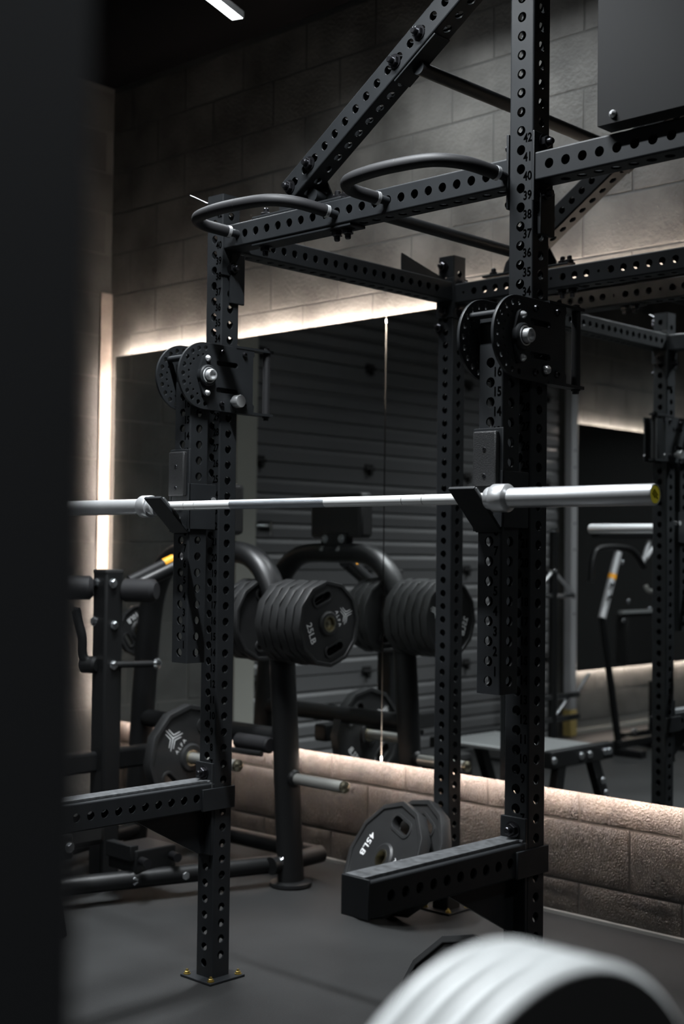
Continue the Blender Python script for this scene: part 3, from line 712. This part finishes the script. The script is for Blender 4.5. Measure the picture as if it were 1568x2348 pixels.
def plate(key, label, c, n, rot=0.0, group=None, up=(0, 0, 1), parts=True):
    n = Vector(n).normalized(); up = Vector(up); y = (up-n*up.dot(n)).normalized(); x = y.cross(n)
    M = basis(x, y, n, c) @ Matrix.Rotation(R(rot), 4, 'Z')
    t = thing('weight_plate', label, 'weight plate', M=M, group=group)
    for nm, me in PL[key]:
        if parts or nm not in ('weight_print', 'logo_print'): ob(nm, me, None, t, M)
    return t

# ------------------------------------------------------------------ plate-loaded machine by the corner
YA = 1.05
mc = thing('plate_machine', 'black plate-loaded machine with an arched tube frame beside the mirror', 'gym machine', (-2.46, 0.8, 0))
path = smooth([(-1.94, YA, 0.02), (-1.965, YA, 0.35), (-1.99, YA, 0.70), (-2.02, YA, 1.02), (-2.055, YA, 1.18), (-2.13, YA, 1.30), (-2.25, YA, 1.365), (-2.46, YA, 1.372),
               (-2.67, YA, 1.365), (-2.79, YA, 1.30), (-2.865, YA, 1.18), (-2.90, YA, 1.02), (-2.93, YA, 0.70), (-2.955, YA, 0.35), (-2.98, YA, 0.02)], 6)
ob('arch_frame', MB().sweep(path, 0.047, 20, ry=0.060, upv=(0, 1, 0)), 'powder_machine', mc)
for x in (-1.94, -2.98):
    f = ob('foot_disc', MB().lathe([(0.085, 0), (0.088, 0.006), (0.086, 0.018), (0.070, 0.024), (0.055, 0.024)], T(x, YA, 0), 32), 'powder_machine', mc)
pd = ob('backrest_pad', MB().box((-2.615, YA-0.07, 1.445), (-2.275, YA+0.02, 1.665), ch=0.018), 'vinyl', mc)
ob('pad_bracket', MB().box((-2.53, YA-0.02, 1.40), (-2.36, YA+0.03, 1.47), ch=0.006), 'powder_machine', mc)
for x in (-2.50, -2.39):
    ob('bolt', zbolt_m, None, mc, frame_z((x, YA+0.045, 1.385), (x, YA+1, 1.44))[0])
    ob('bolt', zbolt_m, None, mc, frame_z((x, YA+0.03, 1.44), (x, YA+1, 1.44))[0])
def horn(x0, x1, y, z, name='weight_horn', r=0.0235):
    h = ob(name, MB().cyl((x0, y, z), (x1, y, z), r, n=24), 'horn_steel', mc); s = 1 if x1 > x0 else -1
    ob('horn_tip', MB().lathe([(r*1.04, 0), (r*1.08, 0.006), (r*1.0, 0.016), (r*0.6, 0.024), (0.001, 0.027)], frame_z((x1, y, z), (x1+s, y, z))[0], 24), 'tip_metal', h)
    ob('horn_base', MB().lathe([(r*1.55, 0), (r*1.6, 0.012), (r*1.2, 0.022)], frame_z((x0, y, z), (x0+s, y, z))[0], 24), 'powder_machine', h)
horn(-1.99, -1.763, YA, 1.085, r=0.024); horn(-2.06, -2.29, YA, 1.085, r=0.024)
horn(-1.935, -1.650, YA, 0.44); horn(-2.93, -3.06, YA, 1.0, r=0.024);
horn(-2.56, -2.095, 0.88, 0.492)
# rails between the legs, lever and base
ob('cross_rail', MB().cyl((-1.98, YA, 0.60), (-2.94, YA, 0.60), 0.040, n=20), 'powder_machine', mc)
ob('lever_beam', MB().box((-2.62, 0.10, 0.45), (-2.54, 1.02, 0.535), ch=0.012), 'powder_machine', mc)
ob('foam_roller', MB().cyl((-2.00, 0.98, 0.575), (-2.20, 0.98, 0.575), 0.034, n=20, ch=0.006), 'foam', mc)
ob('link_rod', MB().cyl((-2.0, 0.93, 0.545), (-2.35, 0.93, 0.540), 0.012, n=12), 'powder_machine', mc)
b1 = ob('base_tube', MB().cyl((-1.99, 1.03, 0.085), (-2.30, 0.10, 0.085), 0.036, n=20, ch=0.008), 'powder_machine', mc)
ob('base_tube', MB().cyl((-1.95, 1.22, 0.10), (-2.95, 1.22, 0.10), 0.036, n=20), 'powder_machine', mc)
ob('base_tube', MB().cyl((-2.96, 1.03, 0.085), (-2.70, 0.10, 0.085), 0.036, n=20), 'powder_machine', mc)
ob('base_tube', MB().cyl((-1.965, 0.96, 0.09), (-1.955, 1.24, 0.10), 0.036, n=20), 'powder_machine', mc)
ob('base_block', MB().box((-2.34, 0.42, 0.11), (-2.16, 0.62, 0.20), ch=0.006).box((-2.33, 0.40, 0.16), (-2.17, 0.44, 0.22), ch=0.004), 'powder_machine', mc)
for k, (x, y) in enumerate(((-2.17, 0.42), (-2.10, 0.62))): ob('bolt', zbolt_m, None, mc, frame_z((x, y, 0.085), (x+0.75, y-0.3, 0.08))[0])
for (x, y, z) in ((-2.15, 0.44, 0.16), (-2.15, 0.59, 0.16)): ob('pivot_pin', MB().cyl((x, y, z), (x+0.05, y-0.01, z), 0.018, n=16), 'bolt', mc)
ob('bolt', zbolt_m, None, mc, frame_z((-1.94, 1.0, 0.11), (-1.0, 0.6, 0.11))[0])
ob('knee_pad', MB().box((-2.60, 0.12, 0.20), (-2.32, 0.40, 0.34), ch=0.03), 'vinyl', mc)
# front post with swivel, roller and sloping handle
PX, PY = -2.545, 0.55
ob('front_post', MB().box((PX-0.046, PY-0.046, 0.02), (PX+0.046, PY+0.046, 1.285), ch=0.010), 'powder_machine', mc)
ob('post_cap', MB().box((PX-0.047, PY-0.047, 1.272), (PX+0.047, PY+0.047, 1.292), ch=0.006), 'black', mc)
ob('foam_roller', MB().cyl((PX+0.02, PY+0.06, 1.205), (PX+0.16, PY+0.13, 1.205), 0.050, n=22, ch=0.016), 'foam', mc)
ob('foam_roller', MB().cyl((PX-0.02, PY-0.06, 1.215), (PX-0.10, PY-0.15, 1.215), 0.050, n=22, ch=0.016), 'foam', mc)
for (dx, dy, z, sx, sy) in ((0.046, -0.01, 1.235, 1, 0), (-0.02, -0.046, 1.235, 0, -1), (-0.03, -0.046, 1.075, 0, -1), (0.046, 0.0, 0.895, 1, 0), (0.046, 0.0, 1.06, 1, 0)):
    ob('bolt', zbolt_m, None, mc, frame_z((PX+dx, PY+dy, z), (PX+dx+sx, PY+dy+sy, z))[0])
lv = ob('sloping_handle', MB().cyl((-2.56, 0.68, 1.212), (-2.50, 0.94, 1.330), 0.030, n=20), 'powder_machine', mc)
ob('grip_tape', MB().cyl((-2.57, 0.68, 1.242), (-2.515, 0.93, 1.358), 0.022, n=14), 'foam', lv)
ob('orange_band', MB().cyl((-2.536, 0.836, 1.3145), (-2.526, 0.882, 1.3358), 0.0235, n=16), 'orange', lv)
ob('swing_arm', MB().sweep(smooth([(PX-0.02, PY-0.06, 0.90), (PX-0.045, PY-0.09, 0.93), (PX-0.04, PY-0.10, 1.01), (PX-0.05, PY-0.11, 1.06), (PX-0.06, PY-0.12, 1.12)], 5), 0.020, 14), 'powder_machine', mc)
ob('swing_arm', MB().cyl((PX, PY-0.05, 0.895), (PX-0.07, PY-0.08, 0.895), 0.036, n=20, ch=0.01), 'powder_machine', mc)
ob('chrome_knob', MB().lathe([(0.012, 0), (0.018, 0.004), (0.018, 0.012), (0.010, 0.016)], T(PX-0.06, PY-0.12, 1.12), 16), 'zinc', mc)
ob('pull_rod', MB().cyl((PX+0.04, PY+0.02, 0.895), (PX+0.19, PY+0.10, 0.905), 0.014, n=14), 'powder_machine', mc)
ob('rod_end', MB().lathe([(0.015, 0), (0.024, 0.008), (0.024, 0.020), (0.010, 0.030), (0.001, 0.032)], frame_z((PX+0.19, PY+0.10, 0.905), (PX+0.40, PY+0.21, 0.91))[0], 18), 'zinc', mc)
# plates on the machine
for k in range(6):
    lab = 'front 25LB twelve-sided plate facing out on the machine horn' if k == 5 else 'black twelve-sided plate behind the front 25LB one, %s in that stack' % ('second', 'third', 'fourth', 'fifth', 'sixth')[4-k]
    plate('25', lab, (-1.975+k*0.0440, YA, 1.085), (1, 0, 0), 20+(0 if k == 5 else (7*k) % 11-5), 'plates on the right horn of the machine', parts=(k == 5))
for k in range(3):
    plate('25', 'black twelve-sided plate on the inner side of the arch leg, %s the leg' % ('nearest to', 'second from', 'third from')[k], (-2.125-k*0.0425, YA, 1.085), (1, 0, 0), 12*k, 'plates on the inner horn of the arch leg', parts=False)
plate('10', 'small 10LB plate behind the machine front post', (-2.975, YA, 1.00), (1, 0, 0), -55)
plate('45', 'large 45LB twelve-sided plate low on the steel horn of the machine', (-2.40, 0.88, 0.492), (1, 0, 0), 138)

# ------------------------------------------------------------------ plates standing on the floor
def lean(key, label, c, n, rot, grp=None, parts=True):
    n = Vector(n).normalized(); r = 0.228*math.cos(R(15)); uz = math.sqrt(1-n.z*n.z); th = 0.025
    z = r*uz*1.01 + th*abs(n.z)
    return plate(key, label, (c[0], c[1], z), n, rot, grp, parts=parts)
lean('45', 'front 45LB plate leaning on the floor behind the tall upright safety arm', (-1.362, 0.985), (-0.24, -0.86, 0.45), -14, 'plates leaning low behind the safety arm')
lean('45', 'rear plate of the leaning pair next to the back upright', (-1.315, 1.072), (-0.30, -0.86, 0.40), -20, 'plates leaning low behind the safety arm')
lean('45', 'black plate leaning at the foot of the tall upright, half hidden by the blurred plates', (-0.035, -0.265), (-0.24, -0.88, 0.40), -14, parts=False)

# ------------------------------------------------------------------ blurred foreground: a neighbouring rack post and a plate stand
fg = thing('rack_post', 'dark out-of-focus rack post filling the left edge of the photo', 'post', (1.53, -2.555, 0))
ob('upright', ptube(3.4, [], []), 'post_black', fg, T(1.567-W/2, -2.593+W/2, 0))
ob('foot_plate', MB().box((1.45, -2.635, 0), (1.61, -2.475, 0.008), ch=0.002), 'powder', fg)
ps = thing('plate_stand', 'black floor stand carrying the blurred white-rimmed plates', 'plate stand', (1.26, -2.015, 0))
ob('stand_post', MB().box((1.22, -2.055, 0.012), (1.30, -1.975, 0.90), ch=0.008), 'powder', ps)
ob('stand_base', MB().box((1.05, -2.25, 0), (1.62, -1.78, 0.012), ch=0.003), 'powder', ps)
ob('peg', MB().cyl((1.30, -2.015, 0.838), (1.60, -2.015, 0.838), 0.0245, n=24, ch=0.003), 'satin_steel', ps)
ob('peg_base', MB().lathe([(0.05, 0), (0.05, 0.012), (0.03, 0.02)], frame_z((1.30, -2.015, 0.838), (2, -2.015, 0.838))[0], 24), 'powder', ps)
def round_plate(label, x, r):
    M = basis((0, 1, 0), (0, 0, 1), (1, 0, 0), (x, -2.015, 0.838+0.0))
    t = thing('bumper_plate', label, 'weight plate', M=M, group='blurred plates on the foreground stand')
    h = 0.0098
    ob('rim', MB().lathe([(r-0.010, -h+0.001), (r-0.006, -h+0.001), (r-0.002, -h+0.004), (r, -h+0.006), (r, h-0.006), (r-0.002, h-0.004), (r-0.006, h-0.001), (r-0.010, h-0.001)], M, 72, False), 'plate_white', t)
    ob('face', MB().lathe([(0.026, -h+0.001), (r-0.007, -h+0.001), (r-0.007, h+0.0005), (r-0.075, h-0.001), (r-0.085, h-0.009), (0.085, h-0.009), (0.075, h-0.003), (0.026, h-0.003), (0.026, -h+0.003)], M, 64, False), 'black', t)
    ob('hub_insert', MB().lathe([(0.0255, -h-0.001), (0.040, -h-0.001), (0.040, h+0.001), (0.0255, h+0.001), (0.0255, -h-0.001)], M, 32, False), 'satin_steel', t)
for k in range(4):
    round_plate(('innermost blurred pale-rimmed plate at the stand post', 'second blurred pale-rimmed plate from the stand post', 'third blurred pale-rimmed plate from the stand post', 'outermost blurred pale-rimmed plate with a black face')[k], 1.401+k*0.0245, 0.225)

# ------------------------------------------------------------------ things seen only in the mirrors
pb = thing('foot_platform', 'low black platform bench with ridged top, reflected in the mirror', 'platform', (-2.3, -0.2, 0))
ob('top_board', MB().box((-2.70, -0.56, 0.330), (-2.00, -0.04, 0.350), ch=0.004), 'hub_grey', pb)
for k in range(12): ob('tread', MB().box((-2.69, -0.54+k*0.041, 0.350), (-2.01, -0.525+k*0.041, 0.354)), 'hub_grey', pb)
ob('side_beam', MB().box((-2.00, -0.62, 0.275), (-1.94, -0.03, 0.365), ch=0.010), 'powder_machine', pb)
ob('side_beam', MB().box((-2.76, -0.62, 0.275), (-2.70, -0.03, 0.365), ch=0.010), 'powder_machine', pb)
for x in (-1.97, -2.73):
    for (ya_, yb_) in ((-0.44, -0.58), (-0.14, -0.08)):
        M, L = frame_z((x, yb_, 0.0), (x, ya_, 0.30)); ob('leg', MB().box((-0.035, -0.025, 0), (0.035, 0.025, L), M, ch=0.006), 'powder_machine', pb)
for y in (-0.57, -0.53, -0.38, -0.30, -0.05): ob('bolt', zbolt_m, None, pb, frame_z((-1.94, y, 0.32), (-1, y, 0.32))[0])
for y, z in ((-0.50, 0.17), (-0.53, 0.10)): ob('bolt', zbolt_m, None, pb, frame_z((-1.935, y, z), (-1, y, z))[0])

cs = thing('chrome_stand', 'upright black column with chrome bars and struts, reflected beside the garage door', 'exercise stand', (-3.2, -1.85, 0))
ob('column', MB().cyl((-3.2, -1.85, 0), (-3.2, -1.85, 1.54), 0.030, n=20), 'powder_machine', cs)
ob('base_plate', MB().box((-3.45, -2.1, 0), (-2.95, -1.5, 0.02), ch=0.004), 'powder_machine', cs)
for z in (1.545, 1.27): ob('chrome_cap', MB().lathe([(0.032, 0), (0.036, 0.006), (0.036, 0.014), (0.026, 0.022)], T(-3.2, -1.85, z-0.01), 20), 'chrome', cs)
ob('chrome_bar', MB().cyl((-3.2, -2.10, 1.10), (-3.2, -1.45, 1.10), 0.016, n=16, ch=0.004), 'chrome', cs)
for sy in (-1, 1): ob('strut', MB().cyl((-3.2, -1.85+sy*0.03, 1.25), (-3.2, -1.85+sy*0.24, 1.11), 0.012, n=12), 'satin_steel', cs)
for z in (0.416, 0.264): ob('chrome_bar', MB().cyl((-3.2, -2.16, z), (-3.2, -1.45, z), 0.020, n=16, ch=0.004), 'chrome', cs)
ob('strut', MB().cyl((-3.2, -2.29, 0.55), (-3.2, -2.15, 0.43), 0.013, n=12), 'chrome', cs)
ob('strut', MB().cyl((-3.2, -2.04, 0.40), (-3.2, -1.88, 0.28), 0.013, n=12), 'chrome', cs)

em = thing('cable_machine', 'cluttered black machine with a bright chrome bar, reflected before the side mirror', 'gym machine', (-2.95, -2.6, 0))
ob('chrome_bar', MB().cyl((-3.0, -2.04, 1.575), (-3.0, -2.85, 1.590), 0.021, n=18, ch=0.006), 'chrome', em)
ob('top_beam', MB().box((-3.03, -2.90, 1.50), (-2.97, -2.05, 1.545), ch=0.008), 'powder_machine', em)
ob('column', MB().box((-3.04, -2.95, 0), (-2.96, -2.87, 1.95), ch=0.008), 'powder_machine', em)
ob('hoop', MB().sweep(smooth([(-3.0, -2.0, 1.20), (-3.0, -2.03, 1.36), (-3.0, -2.12, 1.43), (-3.0, -2.45, 1.43), (-3.0, -2.58, 1.38), (-3.0, -2.68, 1.30)], 5), 0.022, 14), 'powder_machine', em)
ob('mast', MB().cyl((-3.0, -2.14, 0.95), (-3.0, -2.34, 1.40), 0.028, n=16), 'galv', em)
ob('orange_band', MB().cyl((-3.0, -2.258, 1.215), (-3.0, -2.272, 1.247), 0.0295, n=16), 'orange', em)
for a, b in (((-2.66, 1.32), (-2.78, 1.55)), ((-2.70, 1.36), (-2.84, 1.47))): ob('lever', MB().cyl((-3.0, a[0], a[1]), (-3.0, b[0], b[1]), 0.016, n=12), 'galv', em)
ob('weight_box', MB().box((-3.05, -2.88, 0.62), (-2.95, -2.38, 0.98), ch=0.02), 'vinyl', em)
ob('box_rail', MB().box((-2.97, -2.92, 0.98), (-2.94, -2.30, 1.00)), 'hub_grey', em)
ob('foot', MB().box((-3.3, -2.95, 0), (-2.7, -2.87, 0.05), ch=0.008).box((-3.2, -2.4, 0), (-2.8, -2.32, 0.05), ch=0.008).box((-3.03, -2.95, 0.05), (-2.97, -2.32, 0.10), ch=0.008), 'powder_machine', em)
ob('strut', MB().cyl((-3.0, -2.36, 0.08), (-3.0, -2.14, 0.96), 0.025, n=14), 'powder_machine', em)
for y, z in ((-2.20, 1.18), (-2.17, 1.10), (-2.42, 1.06), (-2.36, 0.93), (-2.58, 0.93), (-2.70, 1.0), (-2.82, 1.24), (-2.34, 1.33)):
    ob('bolt', zbolt_m, None, em, frame_z((-2.965, y, z), (-1, y, z))[0])
ob('handle_bar', MB().sweep(smooth([(-2.95, -2.62, 1.17), (-2.94, -2.66, 1.13), (-2.93, -2.86, 1.14)], 5), 0.016, 12), 'horn_steel', em)
pk = thing('plate_pegboard', 'small rack of chrome and dark fittings on the floor under the side mirror, reflected', 'rack', (-3.3, -3.4, 0))
ob('frame', MB().box((-3.40, -3.9, 0), (-3.34, -3.0, 0.06), ch=0.006).box((-3.40, -3.48, 0), (-3.34, -3.42, 0.42), ch=0.006), 'powder_machine', pk)
for k in range(4): ob('knob', MB().lathe([(0.020, 0), (0.026, 0.01), (0.020, 0.03), (0.006, 0.036)], frame_z((-3.34, -3.85+k*0.25, 0.06), (-3.2, -3.85+k*0.25, 0.14))[0], 16), 'zinc', pk)
